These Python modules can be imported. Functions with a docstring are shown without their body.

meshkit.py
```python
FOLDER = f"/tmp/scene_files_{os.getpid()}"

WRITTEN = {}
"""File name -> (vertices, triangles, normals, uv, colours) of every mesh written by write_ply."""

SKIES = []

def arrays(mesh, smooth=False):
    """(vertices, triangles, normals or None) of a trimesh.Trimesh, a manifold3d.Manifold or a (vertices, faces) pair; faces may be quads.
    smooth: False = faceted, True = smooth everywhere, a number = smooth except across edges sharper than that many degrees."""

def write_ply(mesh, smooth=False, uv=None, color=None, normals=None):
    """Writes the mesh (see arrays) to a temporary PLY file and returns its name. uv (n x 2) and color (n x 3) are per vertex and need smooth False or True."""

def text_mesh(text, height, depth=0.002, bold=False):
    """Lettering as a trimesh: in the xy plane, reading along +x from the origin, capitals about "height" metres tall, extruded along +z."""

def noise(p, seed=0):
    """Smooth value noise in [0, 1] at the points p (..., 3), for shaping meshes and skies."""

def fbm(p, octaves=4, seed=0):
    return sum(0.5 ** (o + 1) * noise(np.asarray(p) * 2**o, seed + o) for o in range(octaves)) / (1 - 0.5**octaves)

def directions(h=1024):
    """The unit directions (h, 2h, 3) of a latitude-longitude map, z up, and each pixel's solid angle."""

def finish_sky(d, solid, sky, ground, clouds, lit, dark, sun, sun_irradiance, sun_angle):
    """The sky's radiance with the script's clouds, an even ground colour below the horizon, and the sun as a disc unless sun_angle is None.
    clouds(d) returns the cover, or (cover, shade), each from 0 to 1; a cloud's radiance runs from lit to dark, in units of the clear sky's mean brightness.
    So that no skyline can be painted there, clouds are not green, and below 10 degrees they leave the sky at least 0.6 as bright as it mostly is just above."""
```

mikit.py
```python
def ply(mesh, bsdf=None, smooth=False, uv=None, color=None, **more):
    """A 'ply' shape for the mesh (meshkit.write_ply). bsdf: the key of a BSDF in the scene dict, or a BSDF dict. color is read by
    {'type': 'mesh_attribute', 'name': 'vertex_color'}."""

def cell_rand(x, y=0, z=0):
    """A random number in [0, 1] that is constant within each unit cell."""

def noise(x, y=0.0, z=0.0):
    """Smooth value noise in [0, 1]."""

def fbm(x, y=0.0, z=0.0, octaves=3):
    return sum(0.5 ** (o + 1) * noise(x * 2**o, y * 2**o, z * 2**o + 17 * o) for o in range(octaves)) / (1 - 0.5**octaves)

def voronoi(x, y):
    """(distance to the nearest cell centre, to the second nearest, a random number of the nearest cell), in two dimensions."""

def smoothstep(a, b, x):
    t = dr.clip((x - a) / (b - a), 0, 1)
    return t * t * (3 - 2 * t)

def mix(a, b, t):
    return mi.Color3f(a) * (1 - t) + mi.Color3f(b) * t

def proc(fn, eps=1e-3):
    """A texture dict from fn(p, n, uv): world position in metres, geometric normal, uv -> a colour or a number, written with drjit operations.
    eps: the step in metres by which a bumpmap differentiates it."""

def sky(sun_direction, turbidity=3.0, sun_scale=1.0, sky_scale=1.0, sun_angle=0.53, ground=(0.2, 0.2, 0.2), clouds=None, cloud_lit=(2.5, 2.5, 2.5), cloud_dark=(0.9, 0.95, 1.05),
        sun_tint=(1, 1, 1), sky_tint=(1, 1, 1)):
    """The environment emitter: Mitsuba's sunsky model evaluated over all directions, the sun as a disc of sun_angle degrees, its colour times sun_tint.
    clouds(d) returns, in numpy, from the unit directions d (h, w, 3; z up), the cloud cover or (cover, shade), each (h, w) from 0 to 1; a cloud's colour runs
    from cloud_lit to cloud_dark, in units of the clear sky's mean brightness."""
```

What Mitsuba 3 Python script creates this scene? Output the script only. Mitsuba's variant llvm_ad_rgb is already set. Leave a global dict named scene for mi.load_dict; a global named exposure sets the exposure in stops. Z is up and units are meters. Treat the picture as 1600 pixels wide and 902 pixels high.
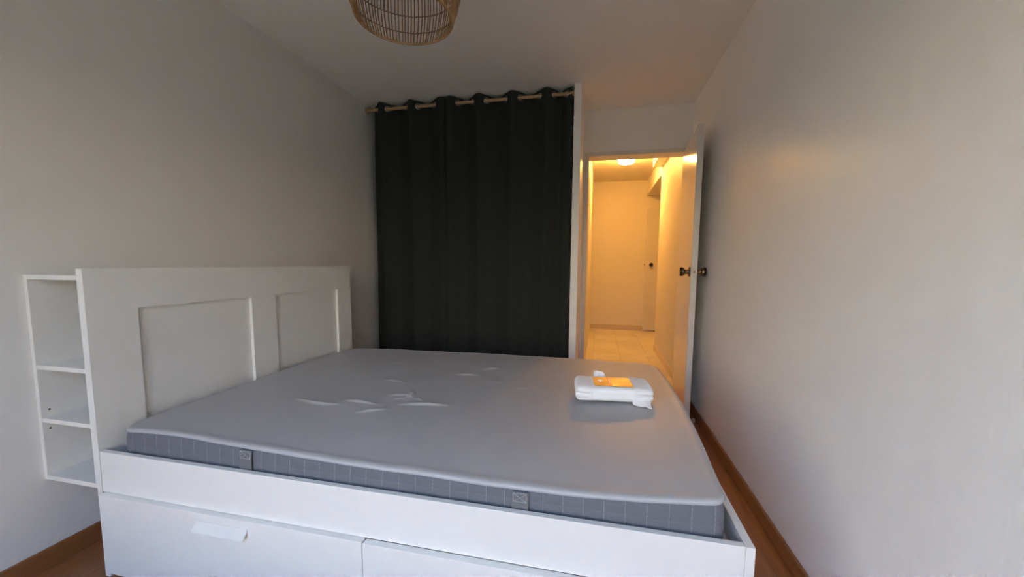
import math, random
import numpy as np
import trimesh
import drjit as dr
import mitsuba as mi
import mikit, meshkit
from mikit import proc, noise, fbm, smoothstep, mix
from shapely.geometry import Polygon, box as sbox

T = mi.ScalarTransform4f
scene, labels = {}, {}

# ------------------------------------------------------------------ camera
CAM = np.array([1.68058786, -0.97599667, 1.13402459])
FWD = np.array([-0.21706286, 0.97147564, -0.09549234])
UP = np.array([-0.02856579, 0.09146127, 0.99539883])
scene['camera'] = {
    'type': 'perspective', 'fov': math.degrees(2 * math.atan(800 / 617.8)), 'fov_axis': 'x',
    'near_clip': 0.02, 'far_clip': 200.0,
    'principal_point_offset_x': 3.2 / 1600, 'principal_point_offset_y': -19.85 / 902,
    'to_world': T().look_at(origin=CAM.tolist(), target=(CAM + FWD).tolist(), up=UP.tolist()),
}
# ------------------------------------------------------------------ light
exposure = 0.0
scene['sky'] = mikit.sky((0.3, 0.9, 0.55), turbidity=4.0, sun_scale=0.0, sky_scale=43.0, sky_tint=(.88, 1.0, 1.2), ground=(0.36, 0.29, 0.16),
                         clouds=lambda d: 1.0 - 0.95 * np.clip((d[..., 2] - .08) / .35, 0, 1), cloud_lit=(1.46, 1.20, .84), cloud_dark=(0.9, 0.95, 1.05))
HALL_LAMP = (236.0, 107.0, 22.0)
WIN = (0.05, 2.30, 0.28, 1.95)          # window opening in the near wall: x0 x1 z0 z1

# ------------------------------------------------------------------ room dimensions
XL, XR, ZC = -0.28, 2.415, 2.465        # left wall, right wall, ceiling
YN, YD, YH = -1.18, 2.68, 2.83          # near wall, door wall front and back
XP0, XP1, YP = 1.466, 1.521, 2.12       # closet partition
DX0, DX1, DZ = 1.568, 2.372, 2.074      # door opening
HZ, HXL, HXR, HY1, HY2 = 2.525, 1.552, 2.43, 4.51, 6.09

# ------------------------------------------------------------------ helpers
def bx(x0, x1, y0, y1, z0, z1, bevel=0.0):
    if bevel <= 0:
        m = trimesh.creation.box(bounds=[[x0, y0, z0], [x1, y1, z1]])
        return m
    b = min(bevel, (x1 - x0) * .45, (y1 - y0) * .45, (z1 - z0) * .45)
    pts = []
    for x, sx in ((x0, 1), (x1, -1)):
        for y, sy in ((y0, 1), (y1, -1)):
            for z, sz in ((z0, 1), (z1, -1)):
                pts += [(x + sx * b, y + sy * b, z), (x + sx * b, y, z + sz * b), (x, y + sy * b, z + sz * b)]
    return trimesh.convex.convex_hull(np.array(pts))

def cat(*ms):
    return trimesh.util.concatenate(list(ms))

def rod(p, q, r, n=12, cap=True):
    p, q = np.array(p, float), np.array(q, float)
    return trimesh.creation.cylinder(radius=r, segment=[p, q], sections=n)

def tube(pts, r, n=8, closed=False):
    pts = np.array(pts, float)
    k = len(pts)
    tan = np.roll(pts, -1, 0) - np.roll(pts, 1, 0) if closed else np.gradient(pts, axis=0)
    tan /= np.linalg.norm(tan, axis=1, keepdims=True)
    ref = np.array([0, 0, 1.0]) if abs(tan[:, 2]).mean() < .8 else np.array([1.0, 0, 0])
    a = np.cross(tan, ref); a /= np.linalg.norm(a, axis=1, keepdims=True)
    b = np.cross(tan, a)
    r = np.broadcast_to(r, k)
    th = np.arange(n) * 2 * np.pi / n
    v = (pts[:, None] + r[:, None, None] * (np.cos(th)[None, :, None] * a[:, None] + np.sin(th)[None, :, None] * b[:, None])).reshape(-1, 3)
    f = []
    for i in range(k if closed else k - 1):
        j = (i + 1) % k
        for t in range(n):
            u = (t + 1) % n
            f += [[i * n + t, j * n + t, j * n + u], [i * n + t, j * n + u, i * n + u]]
    if not closed:
        for base, flip in ((0, 1), ((k - 1) * n, 0)):
            for t in range(1, n - 1):
                f.append([base, base + t, base + t + 1] if flip else [base, base + t + 1, base + t])
    m = trimesh.Trimesh(v, f, process=False)
    m.fix_normals()
    return m

def lathe(profile, n=40, axis='z', at=(0, 0, 0)):
    m = trimesh.creation.revolve(np.array(profile, float), sections=n)
    if axis == 'x':
        m.apply_transform(trimesh.transformations.rotation_matrix(math.pi / 2, [0, 1, 0]))
    if axis == 'y':
        m.apply_transform(trimesh.transformations.rotation_matrix(-math.pi / 2, [1, 0, 0]))
    m.apply_translation(at)
    return m

def grid(P):
    h, w = P.shape[:2]
    i = np.arange(h * w).reshape(h, w)
    q = np.stack([i[:-1, :-1], i[:-1, 1:], i[1:, 1:], i[1:, :-1]], -1).reshape(-1, 4)
    return trimesh.Trimesh(P.reshape(-1, 3), np.vstack([q[:, [0, 1, 2]], q[:, [0, 2, 3]]]), process=False)

def numbered(key):
    if key not in scene and not any(k.startswith(key + '__') for k in scene):
        return key
    n = 1
    while f'{key}_{n:03d}' in scene or any(k.startswith(f'{key}_{n:03d}__') for k in scene):
        n += 1
    return f'{key}_{n:03d}'

def obj(name, mesh, m, parent=None, smooth=False, label=None, **more):
    key = numbered((parent + '__' if parent else '') + name)
    scene[key] = mikit.ply(mesh, m, smooth=smooth, **more)
    if label:
        labels[key] = {'label': label}
    return key

def tag(key, label, cat_=None, kind=None, group=None):
    labels[key] = {'label': label}
    if cat_: labels[key]['category'] = cat_
    if kind: labels[key]['kind'] = kind
    if group: labels[key]['group'] = group

def struct(name, mesh, m, label, **kw):
    k = obj(name, mesh, m, **kw)
    tag(k, label, kind='structure')
    return k

# ------------------------------------------------------------------ materials
def mat(name, color, rough=.5, bump=None, bscale=1.0, eps=1e-3, two=True, **kw):
    base = {'type': 'principled', 'roughness': rough, 'specular': kw.pop('specular', .5), **kw}
    base['base_color'] = color if isinstance(color, dict) else {'type': 'rgb', 'value': list(color)}
    if bump is not None:
        base = {'type': 'bumpmap', 'arbitrary': proc(bump, eps), 'bsdf': base, 'scale': bscale}
    scene[name] = {'type': 'twosided', 'bsdf': base} if two else base
    return name

def wall_bump(p, n, uv):
    return fbm(p.x * 90, p.y * 90, p.z * 90, 2) * 0.0006

def ribbed_bump(p, n, uv):
    ribs = dr.sin(p.y * (2 * math.pi / 0.017) + 1.2 * noise(p.y * 9, p.z * 2, 3.0))
    twill = dr.sin((p.y + p.z) * (2 * math.pi / 0.0085))
    return ribs * 0.00016 + twill * 0.00006 + noise(p.y * 26, p.z * 1.5, 7.0) * 0.0012 + noise(p.y * 300, p.z * 300, 1.0) * 0.00008

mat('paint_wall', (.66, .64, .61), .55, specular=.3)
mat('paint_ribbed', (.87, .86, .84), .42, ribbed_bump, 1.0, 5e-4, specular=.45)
mat('paint_ceiling', (.80, .77, .73), .7, specular=.2)
mat('paint_hall', (.62, .59, .53), .5, specular=.3)
mat('paint_entry', (.80, .775, .74), .5, specular=.3)
mat('paint_trim', (.66, .62, .56), .35)
mat('paint_gloss', (.60, .57, .53), .16)
mat('white_board', (.665, .65, .615), .38)
mat('white_plastic', (.82, .83, .84), .3)

def wood_color(p, n, uv):
    g = fbm(p.x * 40, p.y * 3.0, p.z * 40, 3)
    f = noise(p.x * 300, p.y * 12, p.z * 300)
    return mix(mi.Color3f(.225, .082, .028), mi.Color3f(.33, .135, .052), g) * (0.88 + 0.2 * f)
mat('wood_floor', proc(wood_color), .32)
def board_color(p, n, uv):
    g = fbm(p.x * 60, p.y * 4.0, p.z * 70, 3)
    return mix(mi.Color3f(.19, .072, .024), mi.Color3f(.27, .110, .040), g)
mat('wood_skirting', proc(board_color), .35)
def rod_color(p, n, uv):
    g = noise(p.x * 8, p.y * 250, p.z * 250)
    return mix(mi.Color3f(.34, .21, .115), mi.Color3f(.44, .29, .17), g)
mat('wood_rod', proc(rod_color), .45)

def curtain_color(p, n, uv):
    w = noise(p.x * 700, p.y * 700, p.z * 60) * .5 + noise(p.x * 60, p.y * 60, p.z * 900) * .5
    return mix(mi.Color3f(.018, .021, .019), mi.Color3f(.032, .036, .033), w)
mat('curtain_cloth', proc(curtain_color), .85, specular=.15, sheen=.25)
mat('steel', (.72, .70, .66), .22, metallic=1.0)
mat('aged_brass', (.26, .19, .12), .3, metallic=1.0)
mat('stop_rubber', (.35, .30, .26), .5)
mat('dark_metal', (.03, .025, .02), .35, metallic=.6)

def top_cloth(p, n, uv):
    f = noise(p.x * 900, p.y * 900, 1.0)
    g = fbm(p.x * 4, p.y * 4, 2.0, 3)
    return mi.Color3f(.345, .335, .33) * (0.93 + 0.07 * f + .07 * g)
mat('mattress_top', proc(top_cloth), .50, specular=.9)
def side_cloth(p, n, uv):
    f = noise(p.x * 800, p.y * 800, p.z * 800)
    # pale stitching: a column every 53.5 mm and one row
    dx = dr.abs((p.x - 1.016) / .0535 - dr.round((p.x - 1.016) / .0535)) * .0535
    dz = dr.abs(p.z - .486)
    dash = smoothstep(.35, .5, noise(p.x * 500, p.z * 500, 4.0))
    s = dr.maximum(1 - smoothstep(.0006, .0013, dx), (1 - smoothstep(.0005, .0011, dz)) * .3) * (.18 + .38 * dash)
    return mix(mi.Color3f(.105, .108, .122), mi.Color3f(.145, .148, .165), f) * (1 - s) + mi.Color3f(.30, .30, .32) * s
mat('mattress_side', proc(side_cloth), .8, specular=.3)
mat('mattress_strap', (.12, .12, .125), .6)
mat('mattress_thread', (.42, .42, .44), .7)
mat('mattress_piping', (.30, .305, .33), .7)

def rattan_color(p, n, uv):
    g = noise(p.x * 60, p.y * 60, p.z * 25)
    return mix(mi.Color3f(.24, .125, .055), mi.Color3f(.40, .235, .115), g)
mat('rattan', proc(rattan_color), .5)
mat('rattan_dark', (.22, .12, .055), .55)

def linen_bump(p, n, uv):
    return fbm(p.x * 45, p.y * 45, p.z * 60, 3) * .003
mat('linen', (.74, .73, .73), .8, linen_bump, 1.0, 1e-3, specular=.2)
mat('paper', (.76, .76, .75), .45)
def foil_bump(p, n, uv):
    return noise(p.x * 16, p.y * 20, 3.0) * .0022
mat('foil_gold', (.52, .45, .31), .17, foil_bump, 1.0, 1e-3, metallic=1.0)
mat('ink_red', (.30, .06, .02), .3, metallic=.3)
mat('ink_white', (.9, .88, .82), .4)
mat('ink_gold', (.55, .32, .10), .3, metallic=.6)

def tile_mat(i, c):
    def fn(p, n, uv):
        v = fbm(p.x * 7, p.y * 7, float(i), 3)
        return mi.Color3f(*c) * (.92 + .14 * v)
    mat(f'tile_{i}', proc(fn), .22)
for i_, c_ in enumerate([(.52, .48, .41), (.49, .45, .38), (.54, .50, .43)]):
    tile_mat(i_, c_)
mat('grout', (.40, .34, .26), .8)
mat('skirting_tile', (.50, .42, .32), .3)
mat('lamp_glass', (.9, .88, .82), .3)

# ------------------------------------------------------------------ room shell
H = .16
struct('floor', bx(XL - H, XR + H, YN - H, YH, -.1, 0), 'wood_floor', 'brown wooden bedroom floor around the bed')
struct('ceiling', bx(XL - H, XR + H, YN - H, YH, ZC, ZC + .16), 'paint_ceiling', 'off-white bedroom ceiling')
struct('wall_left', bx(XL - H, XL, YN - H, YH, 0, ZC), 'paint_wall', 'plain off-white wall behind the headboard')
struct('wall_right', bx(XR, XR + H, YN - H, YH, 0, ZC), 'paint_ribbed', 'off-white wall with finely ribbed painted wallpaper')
x0, x1, z0, z1 = WIN
struct('wall_near', cat(bx(XL, x0, YN - H, YN, 0, ZC), bx(x1, XR, YN - H, YN, 0, ZC), bx(x0, x1, YN - H, YN, 0, z0), bx(x0, x1, YN - H, YN, z1, ZC)),
       'paint_wall', 'window wall of the bedroom')
w = 'window_1'
yf = YN - .10
k = obj('frame', cat(bx(x0, x0 + .05, yf - .04, yf, z0, z1), bx(x1 - .05, x1, yf - .04, yf, z0, z1),
                 bx(x0, x1, yf - .04, yf, z0, z0 + .05), bx(x0, x1, yf - .04, yf, z1 - .05, z1),
                 bx((x0 + x1) / 2 - .04, (x0 + x1) / 2 + .04, yf - .04, yf, z0, z1)), 'white_board', w)
tag(w, 'wide white framed window lighting the bedroom', kind='structure')

struct('wall_balcony', bx(2.44, 2.6, -2.25, YN - H, -.1, 2.9), 'paint_wall', 'side wall of the balcony outside the window')

struct('wall_back', cat(bx(XL, DX0, YD, YH, 0, ZC), bx(DX1, XR, YD, YH, 0, ZC), bx(DX0, DX1, YD, YH, DZ, ZC)),
       'paint_entry', 'off-white wall with the doorway to the hall')
struct('wall_partition', bx(XP0, XP1, YP, YD, 0, ZC, .002), 'paint_entry', 'thin white partition between the curtained closet and the doorway')

# skirting boards
def skirting(name, mesh, label, m='wood_skirting'):
    struct(name, mesh, m, label)
skirting('baseboard_left', bx(XL, XL + .013, YN, YD, 0, .074, .003), 'brown wooden skirting board along the headboard wall')
skirting('baseboard_right', bx(XR - .013, XR, YN, YD, 0, .074, .003), 'brown wooden skirting board along the ribbed wall')

# door casing on the bedroom side and jamb lining
cw = .032
struct('trim_1', cat(bx(DX0 - cw, DX0, YD - .012, YD, 0, DZ + cw, .002), bx(DX1, DX1 + cw, YD - .012, YD, 0, DZ + cw, .002),
                     bx(DX0, DX1, YD - .012, YD, DZ, DZ + cw, .002)), 'paint_trim', 'painted door frame around the opening to the hall')

# ------------------------------------------------------------------ hall
struct('floor_hall', bx(HXL - .2, 3.4, YH, HY2 + .2, -.1, -.006), 'grout', 'pale tiled hall floor seen through the doorway')
random.seed(4)
TX, TY, TX0, TY0 = .323, .323, 1.643, YH
tiles = {}
n_t = 0
for ix in range(-1, 3):
    for iy in range(0, 11):
        ax, ay = TX0 + ix * TX, TY0 + iy * TY
        bx_, by_ = ax + TX, ay + TY
        ax, bx_ = max(ax, HXL), min(bx_, HXR if ay < HY1 - .2 else 3.3)
        by_ = min(by_, HY2)
        if bx_ - ax < .02 or by_ - ay < .02: continue
        g = .0016
        dz = random.uniform(-.0006, .0006)
        key = obj('tile', bx(ax + g, bx_ - g, ay + g, by_ - g, -.008, dz, .0015), f'tile_{random.randrange(3)}', 'floor_hall')
struct('ceiling_hall', bx(HXL - .2, 3.4, YH, HY2 + .2, HZ, HZ + .16), 'paint_hall', 'hall ceiling with the lit lamp')
struct('wall_hall_left', bx(HXL - .2, HXL, YH, HY2, 0, HZ), 'paint_hall', 'left wall of the hall')
struct('wall_hall_right', bx(HXR, HXR + .15, YH, HY1, 0, HZ), 'paint_hall', 'right wall of the hall, brightly lit beside the lamp')
struct('wall_hall_far', bx(HXL - .2, 3.4, HY2, HY2 + .2, 0, HZ), 'paint_hall', 'far wall at the end of the hall')
struct('wall_hall_lintel', bx(HXR, HXR + .10, HY1, HY2, 2.28, HZ), 'paint_hall', 'lowered lintel over the side opening of the hall')
struct('ceiling_recess', bx(HXR + .10, 3.4, HY1, HY2, 2.28, HZ), 'paint_hall', 'low ceiling of the side recess of the hall')
struct('wall_recess', cat(bx(3.3, 3.4, HY1, HY2, 0, 2.28), bx(HXR + .15, 3.4, HY1 - .15, HY1, 0, 2.28)), 'paint_hall', 'walls of the side recess of the hall')
struct('beam_hall', bx(2.318, HXR, YH, HY1 - .02, 2.368, HZ), 'paint_hall', 'boxed beam along the right side of the hall ceiling')
struct('baseboard_hall_far', bx(HXL, 2.43, HY2 - .012, HY2, 0, .082, .002), 'skirting_tile', 'tiled skirting along the far hall wall')
struct('baseboard_hall_right', bx(HXR - .010, HXR, YH, HY1, 0, .075, .002), 'skirting_tile', 'tiled skirting along the right hall wall')
struct('trim_hall', cat(bx(HXR + .012, HXR + .022, HY1 - .0, HY1 + .012, 0, 2.28)), 'paint_hall', 'edge strip of the hall wall end')

# hall lamp
LX, LY = 1.99, 4.50
prof = [(0, 2.432), (.075, 2.432), (.092, 2.437), (.101, 2.449), (.108, 2.50)]
hl = 'hall_ceiling_lamp'
obj('shade', lathe(prof, 40, at=(LX, LY, 0)), 'lamp_glass', hl, smooth=40, label='glowing frosted glass shade',
    emitter={'type': 'area', 'radiance': {'type': 'rgb', 'value': list(HALL_LAMP)}})
obj('base', lathe([(0, 2.500), (.112, 2.500), (.112, HZ), (0, HZ)], 40, at=(LX, LY, 0)), 'white_plastic', hl, smooth=40)
tag(hl, 'small lit ceiling lamp in the hall beyond the open door', 'ceiling lamp')

# far hall door
d2 = 'door_2'
obj('leaf', bx(2.437, 3.15, HY2 - .055, HY2 - .015, .022, 2.05, .002), 'paint_gloss', d2)
obj('knob', lathe([(0, 0), (.026, 0), (.026, .005), (.013, .008), (.012, .026), (.026, .034), (.032, .044), (.032, .056), (.026, .064), (0, .066)], 28, 'y', (2.528, 0, 1.127)), 'dark_metal', d2, smooth=35, label='dark round door knob')
m_ = scene[d2 + '__knob']
scene[d2 + '__knob'] = mikit.ply(lathe([(0, 0), (.026, 0), (.026, .005), (.013, .008), (.012, .026), (.026, .034), (.032, .044), (.032, .056), (.026, .064), (0, .066)], 28, 'y').apply_transform(
    trimesh.transformations.compose_matrix(angles=[0, 0, math.pi], translate=[2.528, HY2 - .055, 1.127])), 'dark_metal', smooth=35)
obj('latch', rod((2.436, HY2 - .035, 1.127), (2.428, HY2 - .035, 1.127), .011), 'dark_metal', d2, smooth=35, label='small dark latch bolt')
tag(d2, 'plain cream hall door with a dark round knob at the end of the hall', kind='structure')

# ------------------------------------------------------------------ bedroom door, open against the right wall
d1 = 'door_1'
ang = math.atan2(2.337 - 2.287, .75)
def place_door(m):
    # local: hinge at the origin, leaf runs along -y, room face at x = 0 (left), thickness to +x
    m.apply_transform(trimesh.transformations.rotation_matrix(-ang, [0, 0, 1]))
    m.apply_translation([2.341, YD - .014, 0])
    return m
obj('leaf', place_door(bx(0, .040, -.745, 0, .012, 2.055, .0015)), 'paint_gloss', d1)
kz, ky = 1.085, -.745 + .062
knob_prof = [(0, 0), (.033, 0), (.033, .006), (.029, .008), (.0165, .010), (.0150, .022), (.0175, .030), (.0270, .036), (.0300, .043), (.0300, .052), (.0285, .059), (.024, .062), (0, .062)]
for s in (-1, 1):
    kn = lathe(knob_prof, 32)
    kn.apply_transform(trimesh.transformations.rotation_matrix(s * math.pi / 2, [0, 1, 0]))
    kn.apply_translation([0.040 if s > 0 else 0, ky, kz])
    kk = obj('knob', place_door(kn), 'aged_brass', d1, smooth=30, label='aged brass door knob')
    rose = lathe([(0, 0), (.0345, 0), (.0345, .003), (.031, .005), (0, .005)], 32)
    rose.apply_transform(trimesh.transformations.rotation_matrix(s * math.pi / 2, [0, 1, 0]))
    rose.apply_translation([0.0402 if s > 0 else -.0002, ky, kz])
    obj('rose', place_door(rose), 'dark_metal', kk, smooth=30)
    ring = lathe([(.0302, .048), (.0312, .050), (.0312, .056), (.0290, .0625)], 32)
    ring.apply_transform(trimesh.transformations.rotation_matrix(s * math.pi / 2, [0, 1, 0]))
    ring.apply_translation([0.040 if s > 0 else 0, ky, kz])
    obj('rim', place_door(ring), 'dark_metal', kk, smooth=30)
obj('latch_bolt', place_door(rod((.020, -.7445, kz), (.020, -.7505, kz), .0085, 20)), 'aged_brass', d1, smooth=30, label='small round metal latch in the door edge')
tag(d1, 'white painted bedroom door standing open along the ribbed wall', kind='structure')

# door stop on the floor behind the door
ds = 'door_stop'
obj('base', lathe([(0, 0), (.017, 0), (.017, .004), (.012, .007), (0, .007)], 24, at=(2.374, 2.000, 0)), 'aged_brass', ds, smooth=30)
obj('bumper', lathe([(0, .007), (.012, .007), (.0135, .012), (.0135, .028), (.010, .033), (0, .034)], 24, at=(2.374, 2.000, 0)), 'stop_rubber', ds, smooth=30)
tag(ds, 'small grey round door stop on the floor between the open door and the ribbed wall', 'door stop')

# light switch on the partition
sw = 'light_switch'
obj('plate', bx(XP1, XP1 + .010, 2.555, 2.637, 1.085, 1.167, .002), 'white_plastic', sw)
obj('rocker', bx(XP1 + .010, XP1 + .014, 2.573, 2.619, 1.103, 1.149, .0015), 'white_plastic', sw)
tag(sw, 'small square white light switch on the partition beside the doorway', 'light switch')

# ------------------------------------------------------------------ curtain rod and curtains
RY, RZ = 2.162, 2.411
cr = 'curtain_rod'
obj('pole', rod((XL + .012, RY, RZ), (XP0 - .012, RY, RZ), .0135, 20), 'wood_rod', cr, smooth=30)
obj('bracket', lathe([(0, 0), (.026, 0), (.026, .006), (.0205, .010), (.0200, .026), (.0136, .026)], 28, 'x', (XL, RY, RZ)), 'wood_rod', cr, smooth=30)
obj('bracket', lathe([(0, 0), (.026, 0), (.026, .006), (.0205, .010), (.0200, .026), (.0136, .026)], 28).apply_transform(
    trimesh.transformations.compose_matrix(angles=[0, -math.pi / 2, 0], translate=[XP0, RY, RZ])), 'wood_rod', cr, smooth=30)
tag(cr, 'round light wooden curtain pole close under the ceiling', 'curtain pole')

def curtain(key, knots, seed, label, crossings, edge=0.0):
    # knots: (x, y offset) of the header line; positive offset is towards the room
    rng = np.random.RandomState(seed)
    kx, ky_ = np.array([k[0] for k in knots]), np.array([k[1] for k in knots])
    from scipy.interpolate import PchipInterpolator
    t = np.arange(len(kx))
    n, nz = 60 * (len(kx) - 1) + 1, 150
    tt = np.linspace(0, len(kx) - 1, n)
    X = np.interp(tt, t, kx)
    fx = PchipInterpolator(t, kx); fy = PchipInterpolator(t, ky_)
    X, Y = fx(tt), fy(tt)
    zs = np.r_[np.linspace(0, .12, 70), np.linspace(.125, 1, nz - 70)]
    P = np.zeros((nz, n, 3))
    top, bot = 2.452, .025
    for i, s in enumerate(zs):
        z = top + (bot - top) * s
        a = np.interp(s, [0, .04, .3, .7, 1], [1, 1, .55, .42, .5])
        wob = .010 * meshkit.noise(np.stack([X * 5 + seed, np.full(n, s * 2.2), np.zeros(n)], -1)) - .005
        drift = .018 * (meshkit.noise(np.stack([X * 2.2 + seed * 3, np.full(n, s * 1.6), np.ones(n)], -1)) - .5) * min(1, s * 4)
        ysm = Y
        near = np.clip(np.abs(X - .455) / .2, 0, 1)
        drift = drift * near; wob = wob * near
        if s > .05:
            kk = int(1 + min(s, .6) * 22)
            ker = np.hanning(2 * kk + 3); ker /= ker.sum()
            pad = np.pad(Y, kk + 1, mode='edge')
            ysm = np.convolve(pad, ker, 'valid')
        P[i, :, 0] = X + drift * 1.0
        P[i, :, 1] = RY - (ysm * a) + (wob * min(1, s * 6)) + edge * min(1, s * 9) * (1 - near)
        # the header rises a little where it bulges to the room
        dip = np.clip(-Y, 0, 1) * .22
        P[i, :, 2] = z - (dip * max(0, 1 - s / .03))
    m = grid(P)
    # eyelet holes round the pole
    v = m.vertices
    d = np.hypot(v[:, 1] - RY, v[:, 2] - RZ)
    bad = d < .0205
    m.update_faces(~bad[m.faces].any(axis=1))
    m.remove_unreferenced_vertices()
    # thickness
    vn = m.vertex_normals
    back = trimesh.Trimesh(m.vertices - vn * .0012, m.faces[:, ::-1], process=False)
    cloth = obj('cloth', cat(m, back), 'curtain_cloth', key, smooth=60)
    for cx in crossings:
        ring = trimesh.creation.torus(.0215, .0022, major_sections=28, minor_sections=8)
        ring.apply_transform(trimesh.transformations.rotation_matrix(math.pi / 2, [0, 1, 0]))
        # tilt the ring with the cloth
        i = np.argmin(np.abs(X - cx))
        tx, ty = np.gradient(X)[i], -np.gradient(Y)[i]
        a_ = math.atan2(ty, tx)
        ring.apply_transform(trimesh.transformations.rotation_matrix(a_ - (math.pi / 2 if a_ > 0 else -math.pi / 2), [0, 0, 1]))
        ring.apply_translation([cx, RY, RZ])
        obj('eyelet', ring, 'steel', key, smooth=True, label=None)
    tag(key, label, 'curtain', group='closet curtains')

F, B = .050, -.045
def knots_from(xs, start, lead, tail, ends):
    # xs: pole crossings; between them the cloth swings front / back
    out = [lead]
    side = start
    for a, b in zip(xs[:-1], xs[1:]):
        out.append((a, 0.0))
        side = -side
        out.append(((a + b) / 2, F if side > 0 else B))
    out.append((xs[-1], 0.0))
    out.append(tail)
    return out
xl = [-.174, -.085, .090, .192, .333]
curtain('curtain', knots_from(xl, -1, (-.222, B * .8), (.400, F), 0) + [(.448, F * .45)], 2, 'dark charcoal eyelet curtain panel beside the headboard wall, left half of the pair', xl, .016)
xr_ = [.537, .660, .777, .932, 1.049, 1.199, 1.312, 1.404]
curtain('curtain_001', [(.456, F * .75), (.492, F * 1.05)] + knots_from(xr_, 1, (0, 0), (1.450, F * .4), 0)[1:], 5, 'dark charcoal eyelet curtain panel against the white partition, right half of the pair', xr_, -.020)

# ------------------------------------------------------------------ bed
bed = 'bed'
L_, W_ = 2.06, 1.459
RT, RB_ = .470, .324
# near side rail, far side rail, foot board
obj('side_rail', bx(.0025, L_ - .0215, 0, .019, RB_, RT, .0012), 'white_board', bed)
obj('side_rail', bx(.0025, L_ - .0215, W_ - .019, W_, .02, RT, .0012), 'white_board', bed)
obj('footboard', bx(L_ - .021, L_, 0, W_, .012, RT, .0012), 'white_board', bed)
obj('base_panel', bx(.004, L_ - .022, .020, W_ - .020, .385, .403), 'white_board', bed)
obj('centre_support', bx(.03, L_ - .03, W_ / 2 - .01, W_ / 2 + .01, .01, .384), 'white_board', bed)
# headboard: frame with two recessed panels, facing the mattress
hb = []
front, backx, zt, zs_ = 0.0, -.022, .957, 1.105
ys = [(0, .155), (.655, .805), (1.320, W_)]
for a, b in ys:
    obj('headboard_stile', bx(backx, front, a, b, .001, zt), 'white_board', bed)
obj('headboard_top_rail', bx(-.028, 0, 0, W_, zt, zs_), 'white_board', bed)
for a, b in ((.155, .655), (.805, 1.320)):
    obj('headboard_panel', bx(backx - .004, front - .016, a - .0005, b + .0005, .30, zt + .001), 'white_board', bed)
obj('headboard_bottom_rail', cat(bx(backx, front, .155, .655, .012, .3), bx(backx, front, .805, 1.32, .012, .3)), 'white_board', bed)
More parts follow.
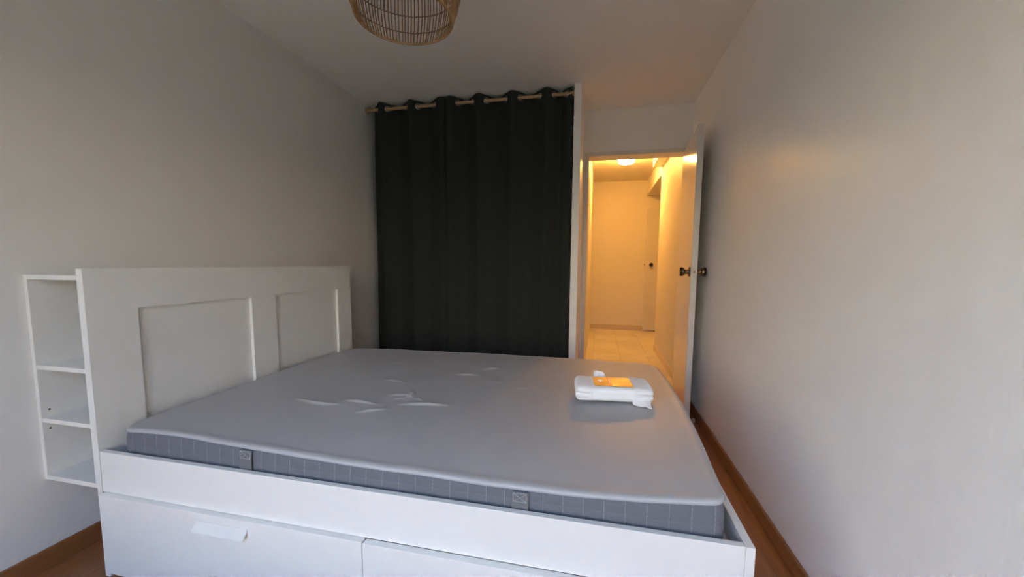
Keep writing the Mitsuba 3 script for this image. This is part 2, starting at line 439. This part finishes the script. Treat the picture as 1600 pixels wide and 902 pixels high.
# storage box behind the headboard, open at the near end
bk0, bk1 = -.284 + .004, -.0305
zb0, zb1 = .332, 1.081
obj('storage_back', bx(bk0, bk0 + .016, 0, W_, zb0, zb1, .001), 'white_board', bed)
obj('storage_top', bx(bk0 + .0165, bk1, 0, W_, zb1 - .016, zb1, .001), 'white_board', bed)
obj('storage_bottom', bx(bk0 + .0165, -.0225, 0, W_, zb0, zb0 + .017, .001), 'white_board', bed)
obj('storage_divider', bx(bk0 + .0165, -.031, .42, .436, zb0 + .0175, zb1 - .0165), 'white_board', bed)
for z in (.744, .548):
    obj('storage_shelf', bx(bk0 + .0165, -.0305, .002, .418, z, z + .016, .001), 'white_board', bed)
for y_, z_ in ((.024, .590), (.021, .520)):
    obj('screw_hole', rod((bk0 + .0155, y_, z_), (bk0 + .0166, y_, z_), .0035, 12), 'dark_metal', bed, label='tiny dark screw hole inside the storage box')
obj('storage_liner', bx(-.0298, -.0226, .001, W_, zb0 + .018, zt, .0), 'white_board', bed)

# drawers in the near side
def drawer(x0, x1, yo, z1):
    d = obj('drawer', cat(bx(x0, x1, -.019 - yo, .0015, .034, z1, .0008), bx(x0 + .03, x1 - .03, .002, .55, .05, .26)), 'white_board', bed)
    hx = (x0 + x1) / 2 - .091
    prof = Polygon([(0, .2985), (-.003, .2985), (-.0042, .2890), (-.0195, .2722), (-.0205, .2702), (-.0185, .2696), (-.0032, .2845), (0, .2850)])
    h = trimesh.creation.extrude_polygon(prof, .199, engine='earcut')
    h.vertices = np.stack([h.vertices[:, 2] + hx, h.vertices[:, 0] - .0191 - yo, h.vertices[:, 1]], -1)
    h.fix_normals()
    obj('handle', h, 'white_board', d, label='white angled drawer pull')
drawer(.0135, 1.0305, .000, .3236)
drawer(1.0345, 2.036, .003, .3226)
tag(bed, 'white double storage bed with panelled headboard, side shelves and drawers in the near side', 'bed')

# ------------------------------------------------------------------ mattress
mx0, mx1, my0, my1 = .030, 2.006, .034, 1.432
rad = {'nl': .075, 'nr': .035, 'fr': .13, 'fl': .09}
from scipy.interpolate import RegularGridInterpolator, RectBivariateSpline
hx = np.array([0.0, .25, .6, 1.0, 1.4, 1.75, 2.03])
hy = np.array([.0, .18, .6, 1.05, 1.45])
hz = np.array([
    [.536, .552, .538, .525, .521, .528, .556],
    [.540, .552, .548, .545, .545, .552, .574],
    [.546, .554, .558, .562, .565, .572, .590],
    [.550, .553, .556, .560, .566, .570, .578],
    [.534, .545, .551, .556, .557, .553, .548]])
spl = RectBivariateSpline(hx, hy, hz.T, kx=2, ky=2, s=0)
STROKES = [[(.451, .417), (.554, .386), (.632, .382), (.667, .399)], [(.664, .445), (.739, .44), (.81, .434)], [(.785, .348), (.83, .366), (.872, .397)],
           [(.907, .45), (.998, .465), (1.101, .483)], [(.815, .549), (.862, .552), (.894, .56)], [(.874, .6), (.902, .58), (.911, .539), (.885, .53)], [(.934, .528), (.976, .514)],
           [(.855, .509), (.892, .518)], [(.679, .731), (.726, .732), (.781, .724)], [(.538, 1.073), (.578, 1.067)], [(.976, .909), (1.037, .913), (1.097, .916)],
           [(1.078, 1.025), (1.128, 1.051), (1.175, 1.063)], [(1.254, 1.166), (1.301, 1.15)], [(1.192, .817), (1.231, .816)], [(1.309, .746), (1.394, .767)]]
SH = [.0050, .0048, .0040, .0055, .0040, .0045, .0040, .0035, .0036, .0034, .0042, .0040, .0034, .0028, .0022]
def wrinkles(x, y):
    z = np.zeros_like(x)
    for pts, h in zip(STROKES, SH):
        p = np.array(pts)
        lo, hi = p.min(0) - .07, p.max(0) + .07
        sel = (x > lo[0]) & (x < hi[0]) & (y > lo[1]) & (y < hi[1])
        if not sel.any(): continue
        q = np.stack([x[sel], y[sel]], -1)
        best = np.full(len(q), 9.0); amp = np.zeros(len(q))
        total = len(p) - 1
        for i in range(total):
            a, b = p[i], p[i + 1]
            t = np.clip(((q - a) @ (b - a)) / ((b - a) @ (b - a)), 0, 1)
            d = np.linalg.norm(q - (a + t[:, None] * (b - a)), axis=1)
            s = (i + t) / total
            e = np.sin(np.pi * np.clip(s, .06, .94)) ** .6
            near = d < best
            best = np.where(near, d, best); amp = np.where(near, e, amp)
        z[sel] += h * amp * (1.7 * np.exp(-(best / .0062) ** 2) + .35 * np.exp(-(best / .022) ** 2))
    return z
def edge_x(y):
    x0, x1 = np.full_like(y, mx0), np.full_like(y, mx1)
    x1 = x1 + .014 * np.clip((y - .05) / .6, 0, 1)
    def arc(r, d):
        d = np.clip(d, 0, r)
        return r - np.sqrt(np.maximum(r * r - (r - d) ** 2, 0))
    x0 = x0 + arc(rad['nl'], y - my0) * 1.0 + arc(rad['fl'], my1 - y)
    x1 = x1 - arc(rad['nr'], y - my0) - arc(rad['fr'], my1 - y)
    return x0, x1
def clustered(n, e):
    u = np.linspace(0, 1, n)
    return np.unique(np.r_[u, e, 1 - e])
eu = np.array([.0004, .001, .002, .0035, .005, .007, .01, .014, .02])
U = clustered(420, eu); V = clustered(300, eu * 1.4)
VY = my0 + V * (my1 - my0)
X0, X1 = edge_x(VY)
GX = X0[:, None] + (X1 - X0)[:, None] * U[None, :]
GY = np.repeat(VY[:, None], len(U), 1)
def top_z(x, y):
    z = spl.ev(np.clip(x, 0, 2.03), np.clip(y, 0, 1.45))
    n1 = meshkit.fbm(np.stack([x * 5, y * 5, x * 0], -1), 3, 3)
    return z + .006 * (n1 - .5)
dist = np.minimum(np.minimum(GX - X0[:, None], X1[:, None] - GX), np.minimum(GY - my0, my1 - GY))
rr = .009
c = np.clip(dist / rr, 0, 1)
roll = .008 * (1 - np.sqrt(np.maximum(1 - (1 - c) ** 2, 0)))
rim = .002 * np.exp(-((dist - .016) / .012) ** 2)
GZ = top_z(GX, GY) - roll + rim + wrinkles(GX, GY)
mt = 'mattress'
obj('top_cover', grid(np.stack([GX, GY, GZ], -1)), 'mattress_top', mt, smooth=True, label='smooth light grey top cover')
# outline, counter-clockwise from the near left
nn = len(U)
out = []
for i in range(nn): out.append((GX[0, i], GY[0, i]))
for j in range(1, len(V)): out.append((GX[j, -1], GY[j, -1]))
for i in range(nn - 2, -1, -1): out.append((GX[-1, i], GY[-1, i]))
for j in range(len(V) - 2, 0, -1): out.append((GX[j, 0], GY[j, 0]))
O = np.array(out)
seg = np.r_[0, np.cumsum(np.linalg.norm(np.diff(np.vstack([O, O[:1]]), axis=0), axis=1))]
S = np.arange(0, seg[-1], .0045)
O = np.stack([np.interp(S, seg, np.r_[O[:, 0], O[0, 0]]), np.interp(S, seg, np.r_[O[:, 1], O[0, 1]])], -1)
tn = np.roll(O, -1, 0) - np.roll(O, 1, 0); tn /= np.linalg.norm(tn, axis=1, keepdims=True)
ON = np.stack([tn[:, 1], -tn[:, 0]], -1)
for _ in range(6): ON = (ON + np.roll(ON, 1, 0) + np.roll(ON, -1, 0)) / 3
ON /= np.linalg.norm(ON, axis=1, keepdims=True)
OZ = top_z(O[:, 0], O[:, 1]) - .0085
lev = np.linspace(0, 1, 26)
zb = .4055
SP = np.zeros((26, len(O) + 1, 3))
for i, l in enumerate(lev):
    z = OZ + (zb - OZ) * l
    puff = np.abs(np.sin(np.pi * (O[:, 0] - 1.016) / .0535)) ** .5 * .0030
    row = np.abs(np.sin(np.pi * (z - .486) / .0535)) ** .5
    bul = np.sin(np.pi * np.clip(l * 1.05, 0, 1)) * .004
    off = -.004 + puff * (.35 + .65 * row) * min(1, l * 9) + bul
    nzz = .003 * (meshkit.noise(np.stack([O[:, 0] * 14, O[:, 1] * 14, z * 22], -1)) - .5)
    pos = O + ON * (off + nzz)[:, None]
    SP[i, :-1] = np.column_stack([pos, z]); SP[i, -1] = SP[i, 0]
sidem = grid(SP[::-1])
obj('side_border', sidem, 'mattress_side', mt, smooth=True, label='dark grey quilted side border')
obj('bottom_cover', grid(np.stack([GX[::6, ::6], GY[::6, ::6], np.full_like(GX[::6, ::6], zb)], -1)), 'mattress_side', mt)
for o_, dz in ((-.001, .0015), (.0005, -.0025)):
    pass
obj('piping', tube(np.column_stack([O + ON * -.0010, OZ + .0005])[::2], .0024, 8, closed=True), 'mattress_piping', mt, smooth=True)
def strap(xa, xb):
    n = 9
    zt_ = float(top_z(np.array([(xa + xb) / 2]), np.array([my0]))[0]) - .0115
    zl = np.linspace(zt_, .425, 14)
    P = np.zeros((14, n, 3))
    for i, z in enumerate(zl):
        s = (zt_ - z) / (zt_ - .425)
        P[i, :, 0] = np.linspace(xa, xb, n)
        P[i, :, 1] = my0 - .0065 - .004 * math.sin(math.pi * s)
        P[i, :, 2] = z + np.linspace(.0, .0, n)
    f = grid(P)
    b = P.copy(); b[..., 1] += .0022
    rim_idx = [(0, slice(None)), (-1, slice(None))]
    parts = [f, trimesh.Trimesh(grid(b).vertices, grid(b).faces[:, ::-1], process=False)]
    for side in (0, -1):
        parts.append(grid(np.stack([P[:, side], b[:, side]], 1)))
    s_ = obj('handle_strap', cat(*parts), 'mattress_strap', mt, smooth=40, label='grey webbing carry handle')
    m = .0045
    za, zc = zt_ - .003, zt_ - .026
    yq = my0 - .0092
    A, Bq, C_, D_ = (xa + m, yq, za), (xb - m, yq, za), (xb - m, yq - .001, zc), (xa + m, yq - .001, zc)
    th = cat(*[rod(p, q, .0005, 6) for p, q in ((A, Bq), (Bq, C_), (C_, D_), (D_, A), (A, C_), (Bq, D_))])
    obj('stitching', th, 'mattress_thread', s_, label='pale cross stitching')
strap(.568, .614)
strap(1.466, 1.512)
tag(mt, 'thin grey foam mattress with dark quilted sides lying in the bed frame', 'mattress')

# ------------------------------------------------------------------ pack of folded linen on the mattress
pk = 'folded_linen_pack'
PC, PA = np.array([1.748, .690]), math.radians(5.5)
LXH, LYH, PH = .152, .088, .068
gx_, gy_ = np.meshgrid(np.linspace(PC[0] - .16, PC[0] + .16, 33), np.linspace(PC[1] - .11, PC[1] + .11, 23))
pz_ = top_z(gx_, gy_) + wrinkles(gx_, gy_)
PZ0 = float(np.percentile(pz_, 98))

def place_pack(m):
    v = np.array(m.vertices)
    ca, sa = math.cos(PA), math.sin(PA)
    m.vertices = np.stack([PC[0] + ca * v[:, 0] - sa * v[:, 1], PC[1] + sa * v[:, 0] + ca * v[:, 1], PZ0 + v[:, 2]], -1)
    return m
def section(n, hy, h, r_, p=3.2):
    t = np.linspace(0, 2 * np.pi, n, endpoint=False)
    cs, sn = np.cos(t), np.sin(t)
    e = 2 / p
    return np.sign(cs) * np.abs(cs) ** e * hy, h / 2 + np.sign(sn) * np.abs(sn) ** e * h / 2
def pack_body():
    n, k = 120, 90
    rows = []
    xs = np.concatenate([-LXH + .018 * (1 - np.cos(np.linspace(0, np.pi / 2, 14))), np.linspace(-LXH + .022, LXH - .022, 62), LXH - .018 * (1 - np.sin(np.linspace(0, np.pi / 2, 14)))])
    for x in xs:
        de = min(x + LXH, LXH - x)
        q = min(1, de / .018)
        sc = math.sqrt(max(0, 1 - (1 - q) ** 2))
        y, z = section(n, LYH, PH, .01, 4.0)
        y = y * (.80 + .20 * sc); z = PH / 2 + (z - PH / 2) * (.50 + .50 * sc)
        # waisted where the paper band grips, fuller outside
        out_ = 1 / (1 + math.exp(-(abs(x + .002) - .080) / .006))
        z = PH / 2 + (z - PH / 2) * (.95 + .07 * out_)
        y = y * (.97 + .05 * out_)
        # fold seam along the sides of the free ends, open wider at the ends
        front = np.clip(-y / LYH, 0, 1) ** 4
        amt = np.clip((abs(x) - .072) / .06, 0, 1)
        zc = PH * (.50 - .18 * (1 if x > 0 else 1) * 0 + (.06 if x < 0 else -.08) * (1 - amt))
        groove = np.exp(-((z - zc) / .0042) ** 2) * front * amt
        groove2 = np.exp(-((z - PH * .24) / .003) ** 2) * front * amt * (.9 if x > 0 else .35)
        y = y + groove * .024 + groove2 * .012
        w_ = meshkit.fbm(np.stack([np.full(n, x * 22 + 5), y * 26, z * 34], -1), 3, 9) - .5
        ww = .006 * w_ * (.25 + out_)
        y = y * (1 + ww * 2); z = z + ww * (z / PH)
        rows.append(np.column_stack([np.full(n, x), y, np.maximum(z, 0)]))
    P = np.stack(rows); P = np.concatenate([P, P[:, :1]], 1)
    g = grid(P)
    caps = []
    for r_, fl in ((P[0], 1), (P[-1], 0)):
        c_ = r_[:-1].mean(0)
        v = np.vstack([r_[:-1], c_]); nloc = len(r_) - 1
        f = [[i, (i + 1) % nloc, nloc] if not fl else [(i + 1) % nloc, i, nloc] for i in range(nloc)]
        caps.append(trimesh.Trimesh(v, f, process=False))
    m = cat(g, *caps)
    m.merge_vertices(); m.fix_normals()
    return m
obj('linen', place_pack(pack_body()), 'linen', pk, smooth=True, label='white folded bed linen')
def band():
    n = 120
    rows = []
    for x in np.linspace(-.082, .076, 12):
        y, z = section(n, LYH * 1.012, PH * 1.0, .01, 4.0)
        y = y * .985; z = PH / 2 + (z - PH / 2) * .985
        rows.append(np.column_stack([np.full(n, x), y, np.maximum(z, .0005)]))
    P = np.stack(rows); P = np.concatenate([P, P[:, :1]], 1)
    m = grid(P); m.fix_normals()
    return m
obj('paper_band', place_pack(band()), 'paper', pk, smooth=40, label='white paper sleeve around the middle')
zl = PH * .9925 + .0012
def flat(x0, x1, y0, y1, z, t=.0004):
    return place_pack(bx(x0, x1, y0, y1, z, z + t))
lb = obj('foil_label', flat(-.078, .074, -.080, .046, zl), 'foil_gold', pk, label='shiny gold foil label')
zq = zl + .0005
def diamond(cx, cy, a, b, t):
    o = Polygon([(cx - a, cy), (cx, cy - b), (cx + a, cy), (cx, cy + b)])
    m = trimesh.creation.extrude_polygon(o, .0003, engine='earcut')
    m.apply_translation([0, 0, zq])
    return place_pack(m)
obj('emblem', cat(diamond(-.051, -.010, .013, .020, 0)), 'ink_white', lb, label='small white diamond emblem')
obj('stripe', flat(-.020, -.007, -.078, .038, zq, .0002), 'ink_red', lb, label='dark red stripe')
random.seed(3)
bars = [flat(-.0155, -.0115, y, y + random.uniform(.004, .007), zq + .0003, .0002) for y in np.arange(-.040, .020, .0085)]
obj('stripe_lettering', cat(*bars), 'ink_white', lb, label='tiny pale lettering on the stripe'); labels[lb + '__stripe_lettering']['kind'] = 'stuff'
bars = []
for xx in (-.026, .000, .006, .012, .018):
    y = -.045
    while y < .020:
        ln = random.uniform(.006, .014); bars.append(flat(xx, xx + .0022, y, min(y + ln, .024), zq, .0002)); y += ln + .0035
obj('small_print', cat(*bars), 'ink_gold', lb, label='faint lines of small print'); labels[lb + '__small_print']['kind'] = 'stuff'
# upright cloth tab behind the label
tabP = np.zeros((10, 12, 3))
for i in range(10):
    s = i / 9
    for j in range(12):
        a = -1.25 + 2.5 * j / 11
        rw = .031 * (1 - .30 * s)
        tabP[i, j] = (-.043 + rw * math.sin(a) - .004 * s, .078 + .016 * math.cos(a) * .8 + .006 * s, PH * .86 + .026 * s - .007 * s * (j / 11))
tb = grid(tabP); tb2 = trimesh.Trimesh(tb.vertices - tb.vertex_normals * .0012, tb.faces[:, ::-1], process=False)
obj('cloth_tab', place_pack(cat(tb, tb2)), 'linen', pk, smooth=60, label='small white cloth tab sticking up')
# loose corner drooping at the near right
fl_ = np.zeros((12, 16, 3))
for i in range(12):
    for j in range(16):
        s, t = i / 11, j / 15
        x = .070 + .066 * t
        y = -.076 - (.014 + .040 * t ** .8) * s
        z = .022 * (1 - s) ** 1.2 + .003 + .006 * math.sin(t * 9 + s * 2) * s * (1 - .4 * s)
        fl_[i, j] = (x, y, max(z, .003))
fa = grid(fl_); fb = trimesh.Trimesh(fa.vertices - np.array([0, 0, .0025]), fa.faces[:, ::-1], process=False)
rimp = np.concatenate([fl_[0], fl_[1:, -1], fl_[-1, ::-1][1:], fl_[::-1, 0][1:]])
rimg = grid(np.stack([rimp, rimp - np.array([0, 0, .0025])], 1))
obj('loose_corner', place_pack(cat(fa, fb, rimg)), 'linen', pk, smooth=50, label='loose folded corner of the linen')
tag(pk, 'folded white bed linen in a paper sleeve with a gold label lying on the mattress', 'bed linen')

# ------------------------------------------------------------------ rattan pendant lamp
pl_ = 'pendant_lamp'
PX, PY = .980, .400
prof_z = np.array([2.000, 2.030, 2.060, 2.095, 2.130, 2.170, 2.210, 2.245, 2.270, 2.285, 2.292])
prof_r = np.array([.170, .181, .190, .198, .203, .203, .193, .170, .136, .090, .045])
from scipy.interpolate import PchipInterpolator
pr = PchipInterpolator(prof_z, prof_r)
zz = np.linspace(2.0, 2.292, 26)
zz = 2.0 + (2.292 - 2.0) * np.linspace(0, 1, 26) ** .8
slats = []
rng = np.random.RandomState(8)
NS = 96
for i in range(NS):
    a = 2 * math.pi * (i + rng.uniform(-.16, .16)) / NS
    tw_ = rng.uniform(-.006, .006)
    th = a + tw_ * np.sin((zz - 2.0) * 14)
    R_ = pr(zz)
    slats.append(tube(np.column_stack([PX + R_ * np.cos(th), PY + R_ * np.sin(th), zz]), .0026, 5))
sk = obj('slats', cat(*slats), 'rattan', pl_, smooth=True, label='thin upright rattan canes')
labels[sk]['kind'] = 'stuff'
def ring(z, r_, rad_, name, m, wavy=0):
    t = np.linspace(0, 2 * np.pi, 288, endpoint=False)
    rr_ = r_ + wavy * np.cos(NS * t)
    obj(name, tube(np.column_stack([PX + rr_ * np.cos(t), PY + rr_ * np.sin(t), z + wavy * .5 * np.sin(NS * t)]), rad_, 8, closed=True), m, pl_, smooth=True)
ring(2.000, .170, .0045, 'rim_ring', 'rattan')
for z in (2.049, 2.120, 2.190, 2.25):
    ring(z, float(pr(z)), .0019, 'woven_ring', 'rattan_dark', .0034)
obj('top_cap', lathe([(0, 2.296), (.05, 2.296), (.05, 2.289), (0, 2.289)], 32, at=(PX, PY, 0)), 'rattan', pl_, smooth=30)
obj('bulb_holder', lathe([(0, 2.289), (.02, 2.289), (.02, 2.235), (0, 2.235)], 24, at=(PX, PY, 0)), 'white_plastic', pl_, smooth=30)
obj('cord', rod((PX, PY, 2.296), (PX, PY, ZC - .03), .003, 8), 'white_plastic', pl_, smooth=True)
obj('canopy', lathe([(0, ZC - .03), (.03, ZC - .03), (.045, ZC - .015), (.045, ZC), (0, ZC)], 32, at=(PX, PY, 0)), 'white_plastic', pl_, smooth=30)
tag(pl_, 'woven natural rattan pendant lamp hanging from the ceiling above the bed', 'pendant lamp')
